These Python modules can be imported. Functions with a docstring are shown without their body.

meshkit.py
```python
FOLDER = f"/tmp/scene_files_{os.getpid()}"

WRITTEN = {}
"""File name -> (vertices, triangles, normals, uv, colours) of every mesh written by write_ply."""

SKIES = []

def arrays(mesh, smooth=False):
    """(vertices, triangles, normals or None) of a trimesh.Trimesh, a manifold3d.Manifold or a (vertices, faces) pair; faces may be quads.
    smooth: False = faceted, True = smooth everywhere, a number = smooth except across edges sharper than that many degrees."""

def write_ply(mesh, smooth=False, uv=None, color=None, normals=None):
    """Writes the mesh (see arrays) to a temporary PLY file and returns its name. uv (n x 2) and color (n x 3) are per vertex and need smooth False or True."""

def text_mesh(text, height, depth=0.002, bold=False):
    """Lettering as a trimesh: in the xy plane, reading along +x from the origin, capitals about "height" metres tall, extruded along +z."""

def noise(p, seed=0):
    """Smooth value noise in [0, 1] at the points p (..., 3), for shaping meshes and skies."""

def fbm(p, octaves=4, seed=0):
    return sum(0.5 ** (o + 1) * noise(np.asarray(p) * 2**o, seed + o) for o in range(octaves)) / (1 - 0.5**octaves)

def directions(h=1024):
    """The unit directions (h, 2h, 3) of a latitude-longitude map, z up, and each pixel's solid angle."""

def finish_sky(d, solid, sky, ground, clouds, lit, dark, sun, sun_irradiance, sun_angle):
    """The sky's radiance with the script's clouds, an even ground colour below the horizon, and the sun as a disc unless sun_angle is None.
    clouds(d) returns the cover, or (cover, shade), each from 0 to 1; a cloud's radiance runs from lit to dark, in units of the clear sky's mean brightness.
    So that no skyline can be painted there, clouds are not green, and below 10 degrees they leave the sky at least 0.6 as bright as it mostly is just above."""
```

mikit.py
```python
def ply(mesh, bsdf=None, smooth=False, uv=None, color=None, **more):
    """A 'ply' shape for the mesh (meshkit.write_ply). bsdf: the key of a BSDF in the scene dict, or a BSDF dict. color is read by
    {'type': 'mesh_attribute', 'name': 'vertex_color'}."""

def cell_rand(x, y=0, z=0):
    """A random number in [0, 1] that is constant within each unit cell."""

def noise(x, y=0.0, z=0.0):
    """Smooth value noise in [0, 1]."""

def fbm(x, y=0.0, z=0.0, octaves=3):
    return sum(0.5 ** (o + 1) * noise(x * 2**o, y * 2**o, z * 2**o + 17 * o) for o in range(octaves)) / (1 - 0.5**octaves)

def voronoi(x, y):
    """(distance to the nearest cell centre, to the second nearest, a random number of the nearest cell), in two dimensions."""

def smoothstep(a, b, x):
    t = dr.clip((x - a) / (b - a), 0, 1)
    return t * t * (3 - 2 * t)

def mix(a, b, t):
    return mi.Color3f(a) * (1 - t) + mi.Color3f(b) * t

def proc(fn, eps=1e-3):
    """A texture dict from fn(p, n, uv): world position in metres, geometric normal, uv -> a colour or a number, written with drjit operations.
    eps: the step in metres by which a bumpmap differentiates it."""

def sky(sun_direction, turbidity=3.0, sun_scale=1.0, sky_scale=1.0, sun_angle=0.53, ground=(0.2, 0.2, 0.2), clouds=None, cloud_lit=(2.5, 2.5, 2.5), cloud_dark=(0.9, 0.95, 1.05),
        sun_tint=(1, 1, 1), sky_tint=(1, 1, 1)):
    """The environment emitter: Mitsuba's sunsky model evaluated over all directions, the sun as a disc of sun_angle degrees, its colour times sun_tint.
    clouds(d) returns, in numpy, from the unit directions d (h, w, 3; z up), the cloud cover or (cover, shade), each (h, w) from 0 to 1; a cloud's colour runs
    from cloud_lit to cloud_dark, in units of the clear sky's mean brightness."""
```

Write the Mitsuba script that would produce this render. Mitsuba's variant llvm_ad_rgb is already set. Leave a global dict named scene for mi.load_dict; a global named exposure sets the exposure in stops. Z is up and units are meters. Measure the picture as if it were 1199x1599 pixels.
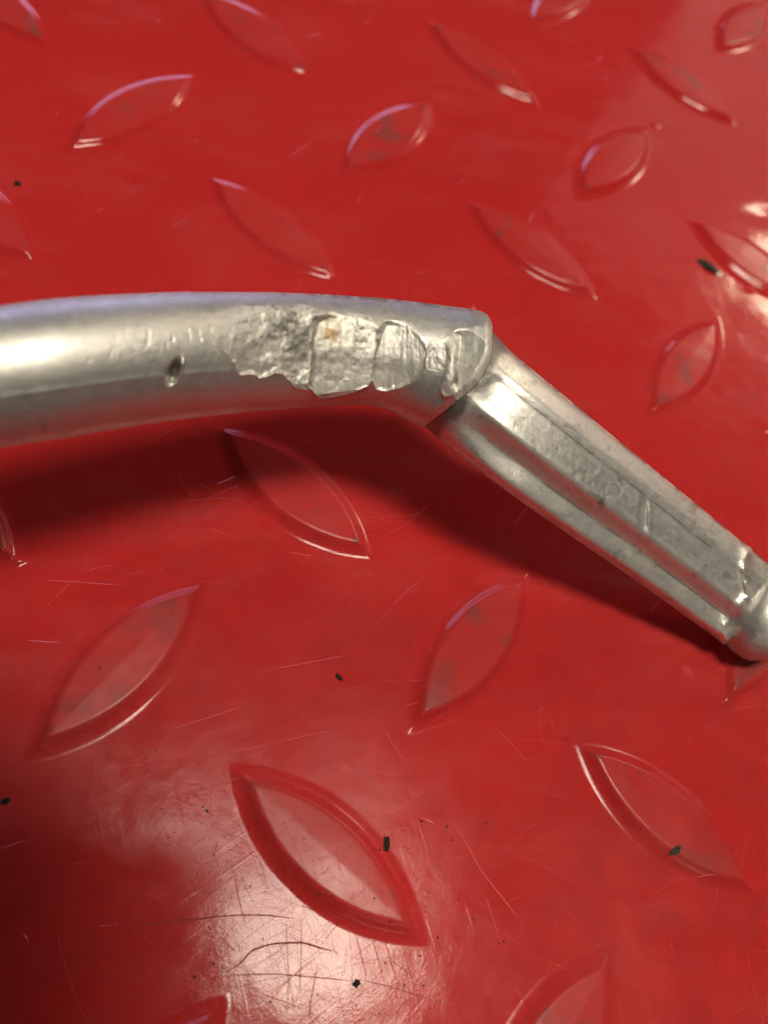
import math
import numpy as np
import trimesh
import drjit as dr
import mitsuba as mi
import mikit, meshkit
from mikit import proc, noise, fbm, voronoi, smoothstep, mix
from scipy.interpolate import PchipInterpolator, CubicSpline
from shapely.geometry import Polygon
import shapely

scene, labels = {'type': 'scene'}, {}
U = 0.025                      # metres per half pitch of the tread pattern
T4 = mi.ScalarTransform4f
exposure = 0.0

# ------------------------------------------------------------------ camera
EYE = np.array([-1.84928, -1.45754, 4.79998])
RGT, DWN, FWD = (np.array(v) for v in ((.96731489, -.12088088, .2229119), (-.00957266, -.89584652, -.44426048), (.25339745, .42760592, -.86772283)))
FOC = 1380.2                   # focal length in pixels of a 1199 x 1599 frame
scene['camera'] = {
    'type': 'thinlens', 'to_world': T4().look_at(origin=(EYE * U).tolist(), target=((EYE + FWD) * U).tolist(), up=(-DWN).tolist()),
    'fov': math.degrees(2 * math.atan(599.5 / FOC)), 'fov_axis': 'x', 'aperture_radius': 0.042 * U, 'focus_distance': 4.85 * U,
    'near_clip': 0.002, 'far_clip': 30.0}

# ------------------------------------------------------------------ lamps
scene['room_light'] = {'type': 'constant', 'radiance': {'type': 'rgb', 'value': [.075, .071, .066]}}


def lamp(name, direction, dist, w, h, radiance, label, shape='disc'):
    """a lamp aimed at the lever: a housing with a luminous face"""
    d = np.array(direction, float); d /= np.linalg.norm(d)
    tw = T4().look_at(origin=(d * dist).tolist(), target=[0, 0.02, 0], up=[0, 1, 0.01] if abs(d[2]) > .9 else [0, 0, 1])
    em = {'type': 'disk' if shape == 'disc' else 'rectangle', 'to_world': tw @ T4().scale([w / 2, h / 2, 1]),
          'emitter': {'type': 'area', 'radiance': {'type': 'rgb', 'value': list(radiance)}}}
    hs = trimesh.creation.box([w * 1.08, h * 1.08, 0.03]) if shape != 'disc' else trimesh.creation.cylinder(w * .54, 0.03, sections=48)
    hs.apply_translation([0, 0, -0.02]); hs.apply_transform(np.array(tw.matrix))
    scene[name + '__housing'] = mikit.ply(hs, 'white_enamel', smooth=30)
    scene[name + '__diffuser'] = em
    labels[name] = {'label': label, 'category': 'lamp'}


scene['white_enamel'] = {'type': 'roughplastic', 'diffuse_reflectance': {'type': 'rgb', 'value': [.7, .7, .68]}, 'alpha': .2}
lamp('ceiling_lamp', (-.015, .0, .99), .85, .17, .17, (49, 44.8, 38.6), 'round warm ceiling lamp straight above the red plate')
lamp('ceiling_lamp_001', (.135, -.05, .99), .86, .135, .135, (62, 56, 44.5), 'second round ceiling lamp, right of the first, mirrored in the plate')
lamp('side_lamp', (.645, .555, .525), 1.2, .13, .11, (38, 31, 22), 'small warm lamp to the far right of the plate', 'rect')
lamp('wall_window', (-.10, .98, .155), 1.6, .9, .30, (2.7, 2.7, 4.7), 'long low window with bluish daylight beyond the plate', 'rect')
lamp('desk_lamp', (-.25, -.88, .40), 1.0, .7, .06, (6, 5.3, 4.4), 'slim warm strip lamp behind the viewer', 'rect')
lamp('wall_panel_lamp', (.72, .55, .42), 1.5, 1.0, .8, (.95, .78, .68), 'large dim frosted panel lamp right of the plate', 'rect')


def vnoise(x, y, s, seed=0, octaves=3):
    return meshkit.fbm(np.stack([x * s, y * s, np.full_like(x, seed * 7.31 + .5)], -1), octaves, seed) - .5


def ss(a, b, x):
    t = np.clip((x - a) / (b - a), 0, 1)
    return t * t * (3 - 2 * t)


def raw_ply(v, f, n, bsdf, color=None, uv=None):
    """a mesh with the normals given"""
    return {'type': 'ply', 'filename': meshkit.write_ply(trimesh.Trimesh(v, f, process=False), True, uv, color, normals=n), 'face_normals': False,
            'bsdf': {'type': 'ref', 'id': bsdf}}


def vnormals(v, f):
    n = np.zeros_like(v); c = np.cross(v[f[:, 1]] - v[f[:, 0]], v[f[:, 2]] - v[f[:, 0]])
    for k in range(3):
        np.add.at(n, f[:, k], c)
    return n / np.maximum(np.linalg.norm(n, axis=1, keepdims=True), 1e-30)


def subset(v, f, n, keep, col=None):
    f = f[keep]; used, inv = np.unique(f, return_inverse=True)
    return v[used], inv.reshape(-1, 3), n[used], (None if col is None else col[used])


# ------------------------------------------------------------------ materials
VC = {'type': 'mesh_attribute', 'name': 'vertex_color'}


def plate_rough(p, n, uv):
    x, y = p.x / U, p.y / U
    big = fbm(x * 1.3, y * 1.3, 3.0)
    fine = fbm(x * 14, y * 14, 1.0)
    top = smoothstep(.030, .05, p.z / U)
    near = 1 - smoothstep(-.6, 1.2, y)
    return dr.clip(.105 + .16 * (big - .5) * (0.3 + near) + .07 * (fine - .5) + .12 * top + .055 * near, .07, .6)


def plate_bump(p, n, uv):
    x, y = p.x / U, p.y / U
    near = .25 + .75 * (1 - smoothstep(-.8, 1.6, y))
    a = fbm(x * 22, y * 22, 5.0) * .0000022
    # families of fine scuffs: noise stretched along three directions
    s = mi.Float(0)
    for ang, k in ((.5, 1.), (1.75, 2.), (2.7, 3.)):
        c_, s_ = math.cos(ang), math.sin(ang)
        q = noise((x * c_ + y * s_) * 2.2, (-x * s_ + y * c_) * 90, k * 9.1)
        m = smoothstep(.45, .7, noise(x * 1.6, y * 1.6, k * 3.7))
        s = s + smoothstep(.80, .97, q) * m
    return a + s * near * .000007 + near * fbm(x * 90, y * 90, 2.0) * .000005 + near * fbm(x * 38, y * 38, 6.0) * .0000028


scene['red_plastic'] = {'type': 'bumpmap', 'arbitrary': proc(plate_bump, eps=6e-5), 'scale': 1.0, 'bsdf': {
    'type': 'principled', 'base_color': VC, 'roughness': proc(plate_rough), 'specular': .16}}
scene['slab_red'] = {'type': 'principled', 'base_color': {'type': 'rgb', 'value': [.47, .0155, .015]}, 'roughness': .3}
scene['scuffed_plastic'] = {'type': 'principled', 'base_color': {'type': 'rgb', 'value': [.50, .06, .055]}, 'roughness': .25, 'specular': .5}
scene['scored_plastic'] = {'type': 'principled', 'base_color': {'type': 'rgb', 'value': [.26, .03, .03]}, 'roughness': .6, 'specular': .2}
scene['black_dirt'] = {'type': 'diffuse', 'reflectance': {'type': 'rgb', 'value': [.03, .022, .016]}}
scene['grey_grit'] = {'type': 'principled', 'base_color': {'type': 'rgb', 'value': [.03, .032, .026]}, 'roughness': .8, 'specular': .2}
scene['pale_grit'] = {'type': 'principled', 'base_color': {'type': 'rgb', 'value': [.75, .6, .52]}, 'roughness': .3}


def metal_rough(p, n, uv):
    return dr.clip(.47 + .10 * (fbm(uv.x * .05, uv.y * .05, 1.0) - .5) + .12 * (noise(uv.x * .3, uv.y * .3, 4.0) - .5), .15, .6)


def metal_bump(p, n, uv):
    g = fbm((uv.x * .82 + uv.y * .57) * .02, (uv.y * .82 - uv.x * .57) * .6, 2.0) * .000006 + fbm(uv.x * .35, uv.y * .35, 7.0) * .000024
    # short cross scuffs
    q = noise((uv.x * .94 + uv.y * .34) * .42, (uv.y * .94 - uv.x * .34) * .05, 3.0)
    m = smoothstep(.5, .75, noise(uv.x * .018, uv.y * .03, 8.0))
    return g - smoothstep(.72, .95, q) * m * .000012


scene['satin_aluminium'] = {'type': 'bumpmap', 'arbitrary': proc(metal_bump, eps=4e-5), 'scale': 1.0, 'bsdf': {
    'type': 'principled', 'base_color': VC, 'metallic': .93, 'roughness': proc(metal_rough), 'specular': .5}}


def torn_bump(p, n, uv):
    a = fbm(uv.x * .14, uv.y * .05, 2.0) * .00002 + fbm(uv.x * .5, uv.y * .22, 4.0) * .000022
    return a + noise(uv.x * .7, uv.y * .04, 9.0) * .000014


scene['torn_aluminium'] = {'type': 'bumpmap', 'arbitrary': proc(torn_bump, eps=5e-5), 'scale': 1.0, 'bsdf': {
    'type': 'principled', 'base_color': VC, 'metallic': .85, 'roughness': .58, 'specular': .5}}

# ------------------------------------------------------------------ red tread plate: a height field with raised lozenges
ROW, HL, PHI, HW, HGT = 1.0612, .6147, .80304, .215, .046
rng = np.random.default_rng(5)
# (column, row): small offset of the lozenge's centre, its turn and its length, as pressed
TWEAK = {(-2, -2): (-.01, .01, .0, 1.0), (2, 2): (.05, -.015, .02, 1.0), (1, -1): (-.025, .01, 0, 1.0), (-2, 4): (.05, .0, 0, 1.0), (3, 5): (.0, .04, 0, 1.0)}
LOZ = []
for r in range(-6, 11):
    for c in range(-7, 11):
        if (c + r) % 2 == 0:
            dx, dy, da, ls = TWEAK.get((c, r), (0, 0, 0, 1))
            j = rng.normal(0, 1, 4) * (.008, .008, .01, .012)
            LOZ.append((c + dx + j[0], r * ROW + dy + j[1], (PHI if r % 2 == 0 else -PHI) + da + j[2], HL * ls * (1 + j[3]), HW * (1 + rng.normal(0, .04)), c, r))


def axis(lo, a, b, hi, fine, coarse):
    return np.concatenate([np.arange(lo, a, coarse), np.arange(a, b, fine), np.arange(b, hi + coarse, coarse)])


gx = axis(-6.5, -3.2, 4.9, 9.5, .0125, .08)
gy = np.concatenate([np.arange(-2.95, -2.5, .08), np.arange(-2.5, 2.6, .011), np.arange(2.6, 7.6, .0155), np.arange(7.6, 10.5, .08)])
X, Y = np.meshgrid(gx, gy)
H = np.zeros_like(X); OWN = np.full(X.shape, -1); TOPM = np.zeros_like(X); ALONG = np.zeros_like(X)
for i, (cx, cy, an, hl, hw, c, r) in enumerate(LOZ):
    near = (abs(X - cx) < .75) & (abs(Y - cy) < .75)
    x, y = X[near] - cx, Y[near] - cy
    u, w = x * math.cos(an) + y * math.sin(an), -x * math.sin(an) + y * math.cos(an)
    R_ = (hl * hl + hw * hw) / (2 * hw)                      # two arcs meeting in the tips
    d = R_ - np.hypot(u, abs(w) + R_ - hw)                   # distance inside the outline
    d = d + .004 * vnoise(X[near], Y[near], 9, i % 13)
    rise = .5 * ss(-.045, .06, d) + .5 * ss(.0, .066, d)
    dome = 1 + .16 * np.clip(d / hw, 0, 1)
    wear = 1 + .04 * vnoise(X[near], Y[near], 5, 3)
    tall = 1.12 if r < 2 else (.9 if r < 3 else (.78, 1.0, .88)[i % 3])
    H[near] = np.maximum(H[near], tall * HGT * rise * dome * wear)
    o = OWN[near]; o[d > -.004] = i; OWN[near] = o
    TOPM[near] = np.maximum(TOPM[near], ss(.04, .065, d))
    al = ALONG[near]; al[d > -.004] = np.abs(u[d > -.004]) / hl; ALONG[near] = al
Z = H + .010 * vnoise(X, Y, .9, 1, 2) + .0045 * vnoise(X, Y, 3.1, 2, 2) + .0012 * vnoise(X, Y, 9, 3, 2)
# dents and scored grooves of the plate's own
for px, py, rad, dep in ((.45, 3.15, .05, .01), (-.1, 4.3, .05, .012), (2.55, 4.75, .04, -.012), (2.9, 2.9, .03, -.01), (-2.55, .63, .03, -.012), (3.35, 3.75, .16, .010)):
    Z -= dep * np.exp(-((X - px) ** 2 + ((Y - py) * 1.6) ** 2) / rad ** 2)
ny, nx = X.shape
idx = np.arange(nx * ny).reshape(ny, nx)
a, b, c, d = idx[:-1, :-1], idx[:-1, 1:], idx[1:, 1:], idx[1:, :-1]
PF = np.concatenate([np.stack([a, b, c], -1).reshape(-1, 3), np.stack([a, c, d], -1).reshape(-1, 3)])
PV = np.stack([X, Y, Z], -1).reshape(-1, 3) * U
PN = vnormals(PV, PF)
red = np.array([.415, .0185, .0180])
t = np.clip(.5 + 1.2 * vnoise(X, Y, 1.1, 11), 0, 1)[..., None]
col = red * (.94 + .12 * t)
dust = (np.clip(.35 + 2.6 * vnoise(X, Y * 1.6, 1.4, 24), 0, 1) * np.clip(.4 + 1.8 * vnoise(X * .6, Y * 2.2, 6, 25), 0, 1))[..., None] * .16
col = col * (1 - dust) + np.array([.46, .13, .12]) * dust
grimy = (np.clip(.45 + 2.2 * vnoise(X, Y, 1.7, 17), 0, 1) * np.clip(.5 + 1.6 * vnoise(X, Y, 7, 18), 0, 1) * (1 - ss(-.4, 2.8, Y)))[..., None] * .5
col = col * (1 - grimy) + np.array([.24, .020, .018]) * grimy
worn = np.clip(.5 + 1.8 * vnoise(X, Y, 2.3, 12), 0, 1) * (1 - ss(-.3, 2.5, Y)) * .5
haze = (worn * np.clip(.5 + 2 * vnoise(X * 1.0, Y * 3.0, 8, 13), 0, 1))[..., None]
col = col * (1 - .22 * haze) + np.array([.50, .12, .11]) * .22 * haze
tp = (TOPM * (.55 + .9 * vnoise(X, Y, 6, 14)))[..., None]
col = col * (1 - .25 * tp) + np.array([.36, .07, .063]) * .25 * tp
smut = (TOPM * np.maximum(ss(.10, .3, vnoise(X, Y, 4.5, 15)) * .55, ss(.08, .2, vnoise(X, Y, 2.6, 19)) * ss(.06, .22, vnoise(X, Y * .5, 24, 20)) * .8))[..., None]
col = col * (1 - smut) + np.array([.15, .055, .05]) * smut
tipd = (TOPM * ss(.74, .86, ALONG) * ss(-.08, .12, vnoise(X, Y, 5.5, 16)))[..., None] * .85
col = col * (1 - tipd) + np.array([.07, .06, .055]) * tipd
col = col.reshape(-1, 3)
owner = OWN.reshape(-1)[PF]
own = np.where((owner[:, 0] == owner[:, 1]) & (owner[:, 1] == owner[:, 2]), owner[:, 0], -1)


def in_view(cx, cy):
    q = np.array([cx, cy, 0]) - EYE
    z = q @ FWD
    return abs(q @ RGT / z) < .56 and abs(q @ DWN / z) < .72


seen = [i for i, l in enumerate(LOZ) if in_view(l[0], l[1])]
rest = ~np.isin(own, seen)
v, f, n, cc = subset(PV, PF, PN, rest, col)
scene['tread_plate'] = raw_ply(v, f, n, 'red_plastic', cc)
labels['tread_plate'] = {'label': 'glossy red tread plate with raised lozenges, worn and scratched, under the lever', 'kind': 'structure'}
for k, i in enumerate(seen):
    v, f, n, cc = subset(PV, PF, PN, own == i, col)
    scene['tread_plate__lozenge' + (f'_{k:03d}' if k else '')] = raw_ply(v, f, n, 'red_plastic', cc)

slab = trimesh.creation.box(bounds=[[gx[0], gy[0], -.25], [gx[-1], gy[-1], -.02]]); slab.apply_scale(U)
scene['tread_plate__slab'] = mikit.ply(slab, 'slab_red', smooth=False)


def height(x, y):
    i = np.clip(np.searchsorted(gx, x) - 1, 0, nx - 2); j = np.clip(np.searchsorted(gy, y) - 1, 0, ny - 2)
    fx = np.clip((x - gx[i]) / (gx[i + 1] - gx[i]), 0, 1); fy = np.clip((y - gy[j]) / (gy[j + 1] - gy[j]), 0, 1)
    return (Z[j, i] * (1 - fx) + Z[j, i + 1] * fx) * (1 - fy) + (Z[j + 1, i] * (1 - fx) + Z[j + 1, i + 1] * fx) * fy


# ------------------------------------------------------------------ scratches: thin burrs that follow the plate
def burr(points, width, rise):
    """a thin ridge of triangular section along a path on the plate"""
    p = np.asarray(points, float)
    t = np.gradient(p, axis=0); t /= np.maximum(np.linalg.norm(t, axis=1, keepdims=True), 1e-9)
    nrm = np.stack([-t[:, 1], t[:, 0]], 1)
    s = np.linspace(0, 1, len(p)); wd = width * np.clip(np.minimum(s, 1 - s) * 6, .12, 1)[:, None]
    L, R_ = p + nrm * wd / 2, p - nrm * wd / 2
    z = lambda q: height(q[:, 0], q[:, 1])
    v = np.concatenate([np.c_[L, z(L) - .0006], np.c_[p, z(p) + rise], np.c_[R_, z(R_) - .0006]])
    m = len(p); k = np.arange(m - 1)
    f = np.concatenate([np.stack([k, k + m, k + 1], 1), np.stack([k + 1, k + m, k + m + 1], 1), np.stack([k + m, k + 2 * m, k + m + 1], 1), np.stack([k + m + 1, k + 2 * m, k + 2 * m + 1], 1)])
    return trimesh.Trimesh(v * U, f, process=False)


def path(pts, seed, wob=.004, step=.02):
    p = np.asarray(pts, float)
    s = np.r_[0, np.cumsum(np.linalg.norm(np.diff(p, axis=0), axis=1))]
    q = np.linspace(0, s[-1], max(6, int(s[-1] / step)))
    out = np.stack([PchipInterpolator(s, p[:, i])(q) for i in (0, 1)], 1)
    return out + wob * np.stack([vnoise(q, q * 0, 9, seed), vnoise(q, q * 0, 9, seed + 1)], 1)


PALE = [  # (points on the plate in pitches, width)
    SC_PALE for SC_PALE in ()]
def on_plate(x, y):
    d = RGT * (x - 599.5) / FOC + DWN * (y - 799.5) / FOC + FWD
    return (EYE - d * EYE[2] / d[2])[:2]


pale_px = [([(690, 1272), (725, 1312), (745, 1350), (790, 1410), (820, 1448)], .012), ([(200, 1192), (330, 1180), (430, 1160)], .011), ([(430, 1160), (520, 1140)], .007),
           ([(160, 1240), (215, 1215)], .006), ([(770, 1130), (800, 1165), (828, 1192)], .008), ([(860, 1125), (868, 1140)], .008), ([(930, 1075), (950, 1105)], .006),
           ([(600, 1135), (615, 1165), (637, 1193)], .01), ([(630, 1222), (640, 1240)], .008), ([(662, 1280), (678, 1288)], .02), ([(470, 855), (560, 868)], .006),
           ([(320, 820), (380, 845)], .006), ([(450, 862), (490, 868)], .012), ([(880, 1290), (905, 1350), (940, 1400)], .006), ([(960, 1430), (985, 1470), (1000, 1490)], .006),
           ([(1045, 1470), (1055, 1500)], .006), ([(640, 1560), (700, 1420), (720, 1380)], .005), ([(700, 1590), (745, 1480)], .005), ([(60, 905), (200, 915)], .006),
           ([(40, 1000), (100, 1005)], .008), ([(250, 1145), (390, 1100)], .006), ([(400, 1050), (560, 1020)], .005), ([(120, 900), (60, 960)], .005)]
score_px = [([(345, 1522), (375, 1505), (395, 1485), (430, 1474), (470, 1473), (500, 1481), (530, 1488)], .022), ([(200, 1445), (300, 1436), (370, 1430), (470, 1436)], .014),
            ([(190, 1452), (290, 1440), (350, 1428)], .009), ([(335, 1527), (420, 1522), (500, 1528), (560, 1534)], .012), ([(350, 1550), (430, 1528), (490, 1520)], .007),
            ([(496, 1505), (490, 1540), (484, 1575), (483, 1599)], .012), ([(446, 1432), (450, 1520), (447, 1599)], .009), ([(470, 1430), (470, 1500), (466, 1560)], .009),
            ([(560, 1530), (620, 1545), (680, 1566)], .010), ([(610, 1500), (650, 1530)], .009), ([(540, 1480), (538, 1525)], .006), ([(345, 1462), (370, 1490)], .010),
            ([(380, 1510), (430, 1490), (450, 1470)], .006), ([(385, 1520), (440, 1480)], .005), ([(455, 1560), (462, 1599)], .006), ([(380, 1380), (392, 1405)], .007)]


def joined(lst, rise):
    return trimesh.util.concatenate([burr(path([on_plate(*q) for q in pts], 7 * i), w, rise * w) for i, (pts, w) in enumerate(lst)])


rs = np.random.default_rng(21)
fine = []
for k in range(560):
    y = -2.3 + 3.3 * rs.random() ** 1.3; x = rs.uniform(-2.6, 2.2)
    an = rs.choice([.35, 1.2, 1.75, 2.6, .1]) + rs.normal(0, .25); ln = .05 + .28 * rs.random() ** 3
    mid = np.array([x, y]); dv = np.array([math.cos(an), math.sin(an)]) * ln
    bow = np.array([-dv[1], dv[0]]) * rs.normal(0, .12)
    fine.append(burr(path([mid - dv, mid + bow, mid + dv], k, .003, .03), rs.uniform(.0018, .0042), rs.uniform(.0003, .0010)))
for k in range(420):                                      # a worn patch near the front, scuffed in a few directions
    x, y = rs.normal(-1.15, .42), rs.normal(-1.45, .38)
    if y < -2.4:
        continue
    an = rs.choice([.06, .62, 1.62, 1.9, 2.75]) + rs.normal(0, .10); ln = .03 + .22 * rs.random() ** 3
    dv = np.array([math.cos(an), math.sin(an)]) * ln
    fine.append(burr(path([np.array([x, y]) - dv, np.array([x, y]) + dv], k, .002, .03), rs.uniform(.0014, .0036), rs.uniform(.0003, .0010)))
for k in range(160):                                      # a few short ones on the far half as well
    x, y = rs.uniform(-2.6, 4), rs.uniform(1, 6.5)
    an = rs.uniform(0, 3.14); ln = .02 + .12 * rs.random() ** 3
    dv = np.array([math.cos(an), math.sin(an)]) * ln
    fine.append(burr(path([np.array([x, y]) - dv, np.array([x, y]) + dv], k, .003, .03), rs.uniform(.004, .009), rs.uniform(.0008, .002)))
scene['tread_plate__fine_scratches'] = mikit.ply(trimesh.util.concatenate(fine), 'scuffed_plastic', smooth=False)
labels['tread_plate__fine_scratches'] = {'label': 'fine hairline scratches all over the worn red plate', 'kind': 'stuff'}
for i, (pts, w) in enumerate(pale_px):
    scene['tread_plate__scratch' + (f'_{i:03d}' if i else '')] = mikit.ply(burr(path([on_plate(*q) for q in pts], 7 * i), w, .22 * w), 'scuffed_plastic', smooth=False)
for i, (pts, w) in enumerate(score_px):
    scene['tread_plate__dark_score' + (f'_{i:03d}' if i else '')] = mikit.ply(burr(path([on_plate(*q) for q in pts], 7 * i), (.5 if i == 0 else .65) * w, .09 * w), 'scored_plastic', smooth=False)

# ------------------------------------------------------------------ dirt
def crumb(name, px, py, length, width, ang, bsdf, label, seed, cat='crumb', rise=.5):
    m = trimesh.creation.icosphere(3)
    v = m.vertices
    v = v * (1 + 1.9 * (meshkit.fbm(v * 1.5 + seed, 3, seed) - .5))[:, None]
    v = v * [length / 2, width / 2, width * rise / 2]
    c_, s_ = math.cos(ang), math.sin(ang)
    v = v @ np.array([[c_, s_, 0], [-s_, c_, 0], [0, 0, 1]])
    x, y = on_plate(px, py)
    v = v + [x, y, float(height(np.array([x]), np.array([y]))[0]) + width * rise * .3]
    k = name; i = 0
    while k in scene:
        i += 1; k = f'{name}_{i:03d}'
    scene[k] = mikit.ply(trimesh.Trimesh(v * U, m.faces, process=False), bsdf, smooth=True)
    labels[k] = {'label': label, 'category': cat}
    if name == 'dirt_crumb':
        labels[k]['group'] = 'dirt crumbs lying on the red plate'


crumb('dirt_crumb', 1103, 416, .17, .075, -.75, 'grey_grit', 'dark grey oval crumb on the red plate beside the far right lozenge', 3)
crumb('pale_speck', 1122, 428, .055, .045, -.6, 'pale_grit', 'pale shiny speck touching the dark grey oval crumb', 4, 'speck')
crumb('dirt_crumb', 603, 1318, .066, .03, 1.3, 'black_dirt', 'black pointed crumb right of the big lozenge at the bottom centre', 5)
crumb('dirt_crumb', 529, 1058, .04, .024, -.9, 'black_dirt', 'small black crumb on bare plate between the two middle lozenges', 6)
crumb('dirt_crumb', 1047, 1331, .085, .03, .5, 'grey_grit', 'dark flake lying on the lozenge at the lower right', 7, rise=.35)
crumb('dirt_crumb', 28, 287, .045, .04, 0, 'black_dirt', 'tiny black crumb near the left edge above the lever', 8)
crumb('dirt_crumb', 8, 1252, .045, .028, .2, 'black_dirt', 'dark smudged flake at the left edge below the lozenge', 9, rise=.2)
crumb('dirt_crumb', 556, 1537, .035, .03, 0, 'black_dirt', 'black crumb in the bright reflection at the bottom, right of the dark line scores', 10)
sp = []
for k in range(110):
    if k < 70:
        px, py = rs.uniform(250, 800), rs.uniform(1230, 1598)
    else:
        px, py = rs.uniform(0, 1199), rs.uniform(20, 1590)
    x, y = on_plate(px, py)
    m = trimesh.creation.icosphere(1, radius=1)
    m.vertices *= np.array([rs.uniform(.6, 1.8), 1, .5]) * rs.uniform(.002, .0055)
    m.apply_transform(trimesh.transformations.rotation_matrix(rs.uniform(0, 3), [0, 0, 1]))
    m.apply_translation([x, y, float(height(np.array([x]), np.array([y]))[0]) + .001])
    m.apply_scale(U); sp.append(m)
scene['dirt_specks'] = mikit.ply(trimesh.util.concatenate(sp), 'black_dirt', smooth=True)
labels['dirt_specks'] = {'label': 'tiny dark specks of grit scattered over the red plate', 'category': 'grit', 'kind': 'stuff'}

# ------------------------------------------------------------------ the lever
# Stations along the lever: the two outer edges of each section (given on the reference sheet of the drawing) and the distance of its centre
def point(xy, depth):
    xy = np.asarray(xy, float)
    d = (RGT * ((xy[..., :1] - 599.5) / FOC) + DWN * ((xy[..., 1:] - 799.5) / FOC) + FWD)
    return EYE + d * np.asarray(depth)[..., None]


SHAFT = np.array([  # top x, y, bottom x, y, depth
    (-620, 640, -585, 905, 3.35), (-400, 560, -375, 806, 3.55), (-200, 512, -184, 744, 3.74), (0, 478, 9, 699, 3.98), (100, 466, 107, 684, 4.10), (200, 460, 206, 667, 4.24), (300, 457, 305, 653, 4.40),
    (400, 457, 402, 643, 4.58), (500, 460, 497, 636, 4.74), (570, 464, 556, 632.5, 4.82), (615, 468, 582, 634, 4.86), (660, 473, 603, 640, 4.88), (700, 478.5, 620, 648, 4.89), (738, 484, 637, 658, 4.89), (757, 490, 648, 663, 4.89), (768, 505, 659, 669, 4.885)])
ARM = np.array([(738, 500, 640, 650, 4.92), (767, 517, 664, 668, 4.92), (797, 549, 692, 692, 4.91), (830, 577, 732, 724, 4.91), (880, 618, 788, 766, 4.95), (960, 684, 872, 825, 5.07), (1040, 749, 953, 880, 5.21), (1120, 815, 1034, 937, 5.35),
                (1180, 865, 1099, 984, 5.45), (1214, 893, 1138, 1012, 5.50)])


SHAFT[:, 4] -= np.interp(SHAFT[:, 0], [-600, 0, 400, 770], [.20, .16, .13, .06])
ARM[:, 4] -= np.interp(ARM[:, 0], [740, 1200], [.06, 0])


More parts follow.
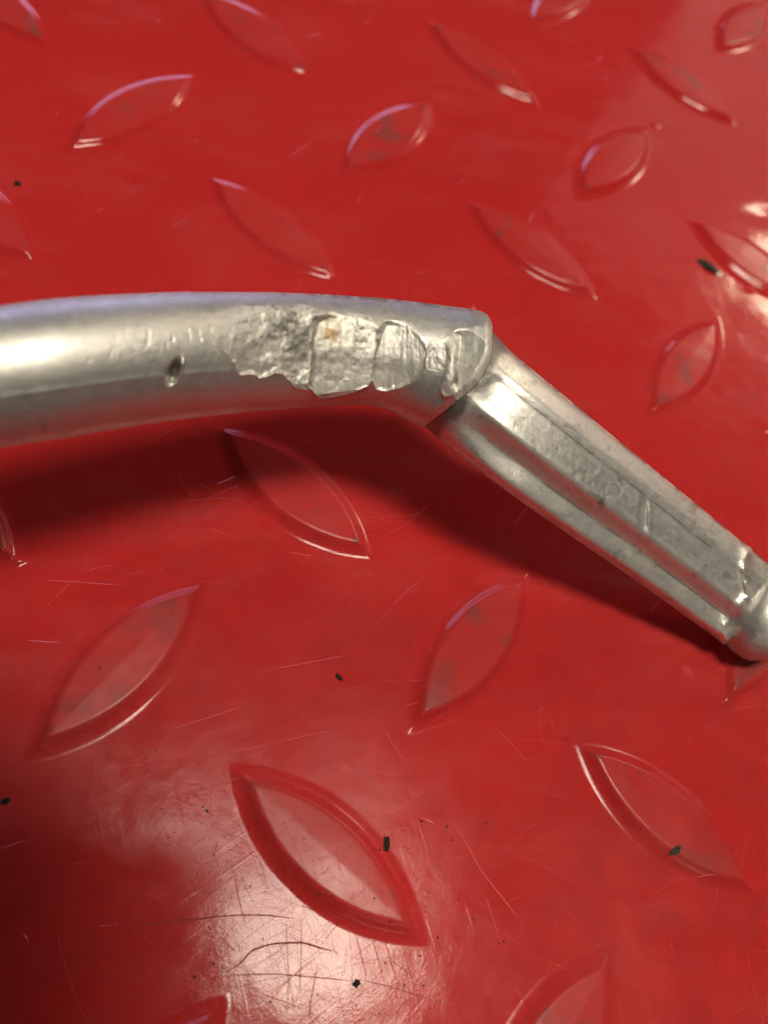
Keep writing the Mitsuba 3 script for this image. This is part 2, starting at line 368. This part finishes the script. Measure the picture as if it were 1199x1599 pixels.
def loft(ST, nq, phi, profile, bulge=None):
    """sections across the given stations; profile(q, s, u, h, XY) -> (u, h) shapes each"""
    mid = (ST[:, :2] + ST[:, 2:4]) / 2
    s = np.r_[0, np.cumsum(np.linalg.norm(np.diff(mid, axis=0), axis=1))]
    q = np.linspace(0, s[-1], nq) if np.isscalar(nq) else nq * s[-1]
    g = PchipInterpolator(s, ST)(q)
    top, bot, dep = g[:, :2], g[:, 2:4], g[:, 4]
    C = point((top + bot) / 2, dep)
    A = point(top, dep) - C
    ray = (C - EYE); ray /= np.linalg.norm(ray, axis=1, keepdims=True)
    A = A - ray * (A * ray).sum(1, keepdims=True)
    tang = np.gradient(C, axis=0); tang /= np.linalg.norm(tang, axis=1, keepdims=True)
    width = np.abs(np.cross(A, tang)); width = np.linalg.norm(np.cross(A, tang), axis=1)     # true half width across the run
    B = -ray * width[:, None]
    u, h = np.cos(phi)[None] * np.ones((nq if np.isscalar(nq) else len(nq), 1)), np.sin(phi)[None] * np.ones((len(q), 1))
    XY = (top + bot)[:, None] / 2 + (top - bot)[:, None] / 2 * u[..., None]
    off = bulge(q[:, None] / s[-1], u, h) if bulge else 0 * u           # along the run, towards the bend
    XY = XY + off[..., None] * np.array([.824, .567])
    u2, h2 = profile(q[:, None] / s[-1], u, h, XY)
    P = (off * dep[:, None] / FOC)[..., None] * (RGT * .824 + DWN * .567) + C[:, None] + A[:, None] * u2[..., None] + B[:, None] * h2[..., None]
    return P, XY, q


def grid_faces(nr, nc):
    i = np.arange(nr * nc).reshape(nr, nc); j = np.roll(i, -1, 1)
    a, b, c, d = i[:-1], j[:-1], j[1:], i[1:]
    return np.concatenate([np.stack([a, b, c], -1).reshape(-1, 3), np.stack([a, c, d], -1).reshape(-1, 3)])


def phis(front, back):
    return np.concatenate([np.linspace(-.25, math.pi + .25, front, endpoint=False), np.linspace(math.pi + .25, 2 * math.pi - .25, back, endpoint=False)])


def soft_in(poly, XY, soft):
    """1 well inside the outline, 0 outside, with a ragged edge"""
    P = Polygon(poly); x, y = XY[..., 0], XY[..., 1]
    x0, y0, x1, y1 = P.bounds
    out = np.full(x.shape, -99.)
    m = (x > x0 - 40) & (x < x1 + 40) & (y > y0 - 40) & (y < y1 + 40)
    pts = shapely.points(x[m], y[m])
    d = shapely.distance(P.exterior, pts) * np.where(shapely.contains(P, pts), 1, -1)
    out[m] = d
    return out


G0 = [(338, 492), (372, 480), (420, 477), (470, 479), (500, 486), (520, 500), (515, 612), (498, 617), (487, 600), (478, 612), (462, 600), (446, 585), (430, 578), (418, 582), (404, 588), (395, 580), (374, 582), (362, 560), (345, 540)]
G1 = [(488, 500), (512, 488), (545, 490), (578, 497), (592, 520), (588, 560), (583, 590), (575, 602), (556, 610), (530, 618), (508, 621), (492, 616), (480, 600), (488, 560)]
G2 = [(590, 520), (598, 502), (620, 501), (642, 508), (658, 530), (665, 550), (662, 575), (650, 590), (632, 601), (605, 608), (588, 606), (582, 590), (586, 555)]
G3 = [(664, 535), (690, 522), (706, 548), (702, 570), (690, 578), (668, 575)]
G4 = [(690, 532), (698, 522), (708, 545), (711, 580), (707, 600), (704, 617), (692, 619), (686, 606), (692, 580), (696, 560)]
G5 = [(706, 520), (726, 512), (748, 512), (795, 512), (805, 545), (795, 580), (775, 606), (742, 626), (714, 628), (706, 600), (709, 560)]
gouges = [G0, G1, G2, G3, G4, G5]
MASK, WHICH = {}, {}


def shaft_profile(q, u, h, XY):
    x, y = XY[..., 0], XY[..., 1]
    front = h > 0
    wob = vnoise(x, y, .05, 31) * 9 + vnoise(x, y, .16, 32) * 5
    hh = h.copy()
    # gentle unevenness of the cast bar, and the swelling before the bend
    hh = hh + .012 * vnoise(x, y, .012, 33) * front
    s_ = (1 - u) / 2
    hh = hh + .011 * np.exp(-((s_ - .632 - .01 * vnoise(x, y, .01, 34)) / .022) ** 2) * ss(430, 340, x) * (.75 + vnoise(x, y, .03, 35)) * front
    which = np.full(x.shape, -1); lipmax = np.zeros_like(x)
    g = 1 - u * u
    cup = lambda c, w: np.clip(1 - ((u - c) / w) ** 2, 0, 1)
    base = .79 + .11 * (.62 - u) / 1.3 + .07 * cup(0, .75)          # planed faces, their metal smeared down over the lower edge
    up = ss(.25, .5, u)
    cut = [
        h - base - .09 * ss(440, 345, x) + .05 + .11 * vnoise(x, y, .03, 41) + .05 * vnoise(x, y, .08, 42),
        h - base + .09 - .0009 * (x - 495) + .06 * vnoise(x, y, .03, 43) + .025 * vnoise(x, y, .12, 44),
        h - base + .15 - .0026 * (x - 588) + .015 * vnoise(x, y, .12, 45) + .014 * vnoise(x * 5, y * .5, .05, 47),
        .07 * cup(-.1, .6) + .05 * vnoise(x, y, .12, 46),
        -.06 + .0005 * (x - 700) ** 2 + .03 * vnoise(x, y, .15, 48),
        h - base + .14 - .0026 * (x - 708) + .02 * vnoise(x, y, .12, 49)]
    lows = [-.03, -.13, -.11, -.02, -.06, -.06]
    for k, (poly, dp) in enumerate(zip(gouges, cut)):
        d = soft_in(poly, XY, 3) + wob * (.8 if k else 1.3)
        m = ss(-1.5, 2.5 + 8 * ss(.1, .6, u), d) * front * (ss(322, 405, x) if k == 0 else 1)
        lip = .026 * np.exp(-((d - 1.5) / 3.0) ** 2) * ss(.15, -.35, u) * front * (k != 3)
        hh = hh * (1 - m) + (h - np.maximum(dp, lows[k] * (1 - up)) - (.03 if k != 4 else 0) * ss(.1, -.35, u)) * m + lip
        which[(d > 0) & front] = k
    # small nick with its burr, at the middle of the plain length
    dx, dy = x - 271, y - 579
    e = ((dx + .35 * dy) / 9) ** 2 + (dy / 17) ** 2
    hh -= .13 * np.exp(-e ** 2) * front
    e2 = ((dx - 11 + .35 * (dy + 8)) / 4.5) ** 2 + ((dy + 8) / 9) ** 2
    hh += .05 * np.exp(-e2) * front
    # pock marks
    rg = np.random.default_rng(4)
    for k in range(40):
        cx, cy, rr = 340 - 240 * rg.random() ** 1.7, rg.normal(532, 20), rg.uniform(1.2, 4.5)
        hh -= rg.uniform(-.004, .009) * np.exp(-((x - cx) ** 2 * rg.uniform(.7, 2) + (y - cy) ** 2 * .5) / rr ** 2) * front
    # the end rolls in over the arm
    end = ss(.988, 1.0, q)
    sc = 1 - .008 * end ** 2
    which[(q * np.ones_like(x)) > .9995] = -1
    WHICH['shaft'] = which
    edge = 1 + .012 * vnoise(x, y, .08, 50) * (np.abs(u) > .93) * ss(380, 480, x)
    return u * sc * edge, hh * sc


ph = phis(430, 60)
qs = np.unique(np.concatenate([np.linspace(0, .4, 160), np.linspace(.4, .62, 260), np.linspace(.62, 1, 640)]))
BULGE = PchipInterpolator([-1, -.62, -.24, .12, .46, .8, 1], [0, 11, 23, 31, 28, 11, 0])
P, XY, _ = loft(SHAFT, qs, ph, shaft_profile, lambda q, u, h: BULGE(np.clip(u, -1, 1)) * ss(.80, 1, q) * ss(-.3, .3, h))
nr, nc = XY.shape[:2]
SV = P.reshape(-1, 3) * U; SF = grid_faces(nr, nc)
# close the end
endc = len(SV); SV = np.vstack([SV, P[-1].mean(0) * U]); k = np.arange(nc) + (nr - 1) * nc
SF = np.vstack([SF, np.stack([k, np.roll(k, -1), np.full(nc, endc)], 1)])
if ((SV[SF[:, 0]] - P.mean((0, 1)) * U) * 0).sum() == 0:
    pass
SN = vnormals(SV, SF)
outward = ((SN[:-1].reshape(nr, nc, 3) * (P - P.mean(1, keepdims=True))).sum(-1)).mean()
if outward < 0:
    SF = SF[:, ::-1]; SN = -SN
suv = np.vstack([XY.reshape(-1, 2), XY[-1].mean(0)])
wh = np.r_[WHICH['shaft'].reshape(-1), -1]
x_, y_ = suv[:, 0], suv[:, 1]
alu = np.array([.60, .58, .53])
scol = np.tile(alu, (len(SV), 1)) * (1 + .12 * vnoise(x_, y_, .03, 60) + .22 * vnoise(x_, y_, .22, 59, 2) + .16 * vnoise(x_ * .3, y_ * 2, .1, 58))[:, None]
grime = (ss(.16, .3, vnoise(x_, y_, .045, 61)) * .35)[:, None]
scol = scol * (1 - grime) + np.array([.30, .28, .24]) * grime
gcol = np.tile(np.array([.78, .76, .68]), (len(SV), 1)) * (1 + .6 * vnoise(x_, y_ * .35, .12, 67) + .35 * vnoise(x_, y_, .05, 68))[:, None]
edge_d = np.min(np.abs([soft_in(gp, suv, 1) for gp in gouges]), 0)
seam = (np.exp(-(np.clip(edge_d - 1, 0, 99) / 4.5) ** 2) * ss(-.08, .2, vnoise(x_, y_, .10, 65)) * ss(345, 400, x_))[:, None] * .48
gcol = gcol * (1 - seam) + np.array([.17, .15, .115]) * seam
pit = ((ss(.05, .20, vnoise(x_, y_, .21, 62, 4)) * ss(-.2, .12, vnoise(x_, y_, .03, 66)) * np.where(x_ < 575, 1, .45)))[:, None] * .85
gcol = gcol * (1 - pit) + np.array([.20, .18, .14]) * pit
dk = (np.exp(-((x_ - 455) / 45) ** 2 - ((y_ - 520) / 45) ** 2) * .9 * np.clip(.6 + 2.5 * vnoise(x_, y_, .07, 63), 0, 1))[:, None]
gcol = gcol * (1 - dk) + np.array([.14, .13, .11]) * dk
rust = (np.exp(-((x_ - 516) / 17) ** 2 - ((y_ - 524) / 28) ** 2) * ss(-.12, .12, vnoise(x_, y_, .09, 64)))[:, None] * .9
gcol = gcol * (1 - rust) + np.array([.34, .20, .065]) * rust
nick = (((x_ - 271 + .35 * (y_ - 579)) / 8) ** 2 + ((y_ - 579) / 16) ** 2)
nk = np.exp(-nick ** 2)[:, None] * .85
scol = scol * (1 - nk) + np.array([.12, .10, .07]) * nk
su = np.r_[(np.cos(ph)[None] * np.ones((nr, 1))).reshape(-1), 0]
rim = (ss(.90, .98, su) * ss(370, 470, x_) * ss(-.06, .14, vnoise(x_, y_, .09, 69)))[:, None] * .75
scol = scol * (1 - rim) + np.array([.26, .21, .13]) * rim
bl = ss(338, 425, x_ + 60 * vnoise(x_, y_, .06, 70))[:, None]
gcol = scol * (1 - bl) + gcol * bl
fw = wh[SF]; gmin = np.where((fw[:, 0] == fw[:, 1]) & (fw[:, 1] == fw[:, 2]), fw[:, 0], -1)


def piece(keep, colors, bsdf):
    f = SF[keep]; used, inv = np.unique(f, return_inverse=True)
    return raw_ply(SV[used], inv.reshape(-1, 3), SN[used], bsdf, colors[used], suv[used])


scene['hand_lever__shaft'] = piece(gmin < 0, scol, 'satin_aluminium')
GL = ['pitted dark grey torn patch at the left of the damage', 'pale rust-stained gouge, largest of the damage', 'smooth pale scalloped gouge in the middle of the damage',
      'thin scuffed patch between the gouges', 'narrow bright curled sliver near the bend', 'deep gouge cut at the bend']
labels['hand_lever'] = {'label': 'silver aluminium lever with torn gouges at its bend, lying across the red tread plate', 'category': 'lever'}
for g in range(6):
    key = 'hand_lever__shaft__gouge' + (f'_{g:03d}' if g else '')
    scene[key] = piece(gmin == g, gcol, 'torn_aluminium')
    labels[key] = {'label': GL[g]}

# arm: ribbed bar with a groove, a ridge, a channel and a flange
KS = np.array([0, .012, .035, .06, .13, .20, .245, .275, .33, .42, .50, .545, .575, .63, .69, .725, .76, .83, .89, .93, .965, .988, 1.0])
KH = np.array([0, .12, .25, .34, .53, .67, .695, .70, .735, .785, .82, .85, .825, .715, .56, .50, .515, .56, .58, .53, .40, .23, 0])
from scipy.ndimage import gaussian_filter1d
SS_ = np.linspace(0, 1, 801)
RB_ = gaussian_filter1d(PchipInterpolator(KS, KH)(SS_), 11, mode='nearest'); RB_ = RB_ * ss(0, .03, SS_) ** .5 * ss(1, .97, SS_) ** .5
ribs = lambda v: np.interp(v, SS_, RB_)


LIP = PchipInterpolator([0, .21, .34, .43, .62, .757, .95, 1], [-40, -29, -10, 4, -2, -4, 13, 15])


def arm_profile(q, u, h, XY):
    s = (1 - u) / 2; x, y = XY[..., 0], XY[..., 1]
    front = h > 0
    w = 1 - (1 - ss(.02, .30, q)) * ss(.45, .72, s)
    hr = ribs(np.clip(s, 0, 1))
    rd = .93 * h
    hh = np.where(front, rd * (1 - w) + hr * w, h * .9)
    fold = (1 - ss(.055, .155, q + .02 * vnoise(x, y, .04, 73))) * front
    hh = hh + (.965 * h - hh) * fold
    hh = hh + front * (.010 * vnoise(x, y, .02, 71) + .006 * vnoise(x, y, .07, 72))
    # crescent dent and scuffs
    dx, dy = x - 1004, y - 808
    e = ((dx - .012 * dy * dy / 6) / 8) ** 2 + (dy / 25) ** 2
    hh -= .034 * np.exp(-e ** 2) * front
    e = ((dx - 9 - .012 * dy * dy / 6) / 4) ** 2 + (dy / 24) ** 2
    hh += .024 * np.exp(-e) * front
    rg = np.random.default_rng(9)
    for k in range(44):
        t = rg.beta(3, 1.6); cx, cy = 760 + 210 * t + rg.normal(0, 16), 620 + 172 * t + rg.normal(0, 13)
        hh -= rg.uniform(-.004, .010) * np.exp(-((x - cx) ** 2 * 2 + (y - cy) ** 2 * .4) / rg.uniform(2, 5) ** 2) * front
    # lip at the end
    lip = np.exp(-((q - .966 - LIP(np.clip(s, 0, 1)) / 640) / .017) ** 2) * (1 + 1.2 * vnoise(x, y, .06, 74))
    hh = hh + lip * .075 * front
    start = (1 - .012 * ss(.14, .02, q)) * (1 - .28 * ss(.984, 1., q))
    return u * start * (1 + .02 * lip), hh * start


ph2 = phis(330, 50)
P, XY, _ = loft(ARM, np.linspace(0, 1, 560), ph2, arm_profile)
nr, nc = XY.shape[:2]
AV = P.reshape(-1, 3) * U; AF = grid_faces(nr, nc); AN = vnormals(AV, AF)
if (AN.reshape(nr, nc, 3) * (P - P.mean(1, keepdims=True))).sum(-1).mean() < 0:
    AF = AF[:, ::-1]; AN = -AN
auv = XY.reshape(-1, 2); x_, y_ = auv.T
acol = np.tile(alu * 1.22, (len(AV), 1)) * (1 + .12 * vnoise(x_, y_, .03, 80) + .20 * vnoise(x_, y_, .22, 79, 2) + .2 * vnoise((x_ * .82 + y_ * .57) * .25, (y_ * .82 - x_ * .57) * 2.4, .1, 78))[:, None]
u_ = (np.cos(ph2)[None] * np.ones((nr, 1))).reshape(-1)
gr = (ss(.93, .99, u_) * ss(-.1, .1, vnoise(x_, y_, .05, 81)) * .7 + ss(.17, .3, vnoise(x_, y_, .06, 82)) * .3)[:, None]
gr = np.maximum(gr, (np.exp(-((x_ - 938) / 24) ** 2 - ((y_ - 782) / 11) ** 2) * ss(-.1, .15, vnoise(x_, y_, .1, 83)))[:, None] * .8)
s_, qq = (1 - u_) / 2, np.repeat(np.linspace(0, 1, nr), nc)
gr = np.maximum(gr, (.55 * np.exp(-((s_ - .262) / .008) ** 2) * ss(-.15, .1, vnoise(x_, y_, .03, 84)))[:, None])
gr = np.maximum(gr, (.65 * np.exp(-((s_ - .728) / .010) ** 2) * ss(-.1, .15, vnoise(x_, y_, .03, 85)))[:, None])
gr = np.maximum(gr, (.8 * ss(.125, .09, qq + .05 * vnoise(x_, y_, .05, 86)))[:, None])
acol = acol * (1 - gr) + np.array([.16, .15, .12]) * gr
scene['hand_lever__arm'] = raw_ply(AV, AF, AN, 'satin_aluminium', acol, auv)

# rounded end beyond the arm
tm = trimesh.creation.icosphere(5)
C = point(np.array([[1194., 960.]]), np.array([5.48]))[0]
ax = point(np.array([[1214., 893.]]), np.array([5.5]))[0] - point(np.array([[1138., 1012.]]), np.array([5.5]))[0]
ax /= np.linalg.norm(ax); rv = (C - EYE) / np.linalg.norm(C - EYE); bx = np.cross(ax, rv)
tv = tm.vertices; tv = tv * (1 + .05 * (meshkit.fbm(tv * 2.2, 3, 5) - .5))[:, None]
tv = C + np.outer(tv[:, 0], ax) * .30 + np.outer(tv[:, 1], bx) * .23 + np.outer(tv[:, 2], rv) * .25
tip = trimesh.Trimesh(tv * U, tm.faces, process=False)
tuv = (tm.vertices[:, :2] * 60 + 100)
tn = vnormals(tip.vertices, tip.faces)
if (tn * (tip.vertices - C * U)).sum() < 0:
    tip = trimesh.Trimesh(tip.vertices, tm.faces[:, ::-1], process=False); tn = -tn
scene['hand_lever__rounded_end'] = raw_ply(np.array(tip.vertices), np.array(tip.faces), tn, 'satin_aluminium', np.tile(alu * .9, (len(tv), 1)), tuv)

# ------------------------------------------------------------------ the phone that takes the picture, held just behind its own lens
from shapely.geometry import box as rect
prof = rect(-2.25, -1.30, .80, 5.3).buffer(0).buffer(-.35).buffer(.35)
phone = trimesh.creation.extrude_polygon(prof, .3, engine='earcut')
M = np.eye(4); M[:3, 0] = RGT; M[:3, 1] = DWN; M[:3, 2] = -FWD; M[:3, 3] = EYE - FWD * .06
phone.apply_transform(M); phone.apply_scale(U); phone.fix_normals()
scene['phone'] = mikit.ply(phone, {'type': 'roughplastic', 'diffuse_reflectance': {'type': 'rgb', 'value': [.02, .02, .022]}, 'alpha': .15}, smooth=30)
labels['phone'] = {'label': 'dark phone held over the lever', 'category': 'phone'}
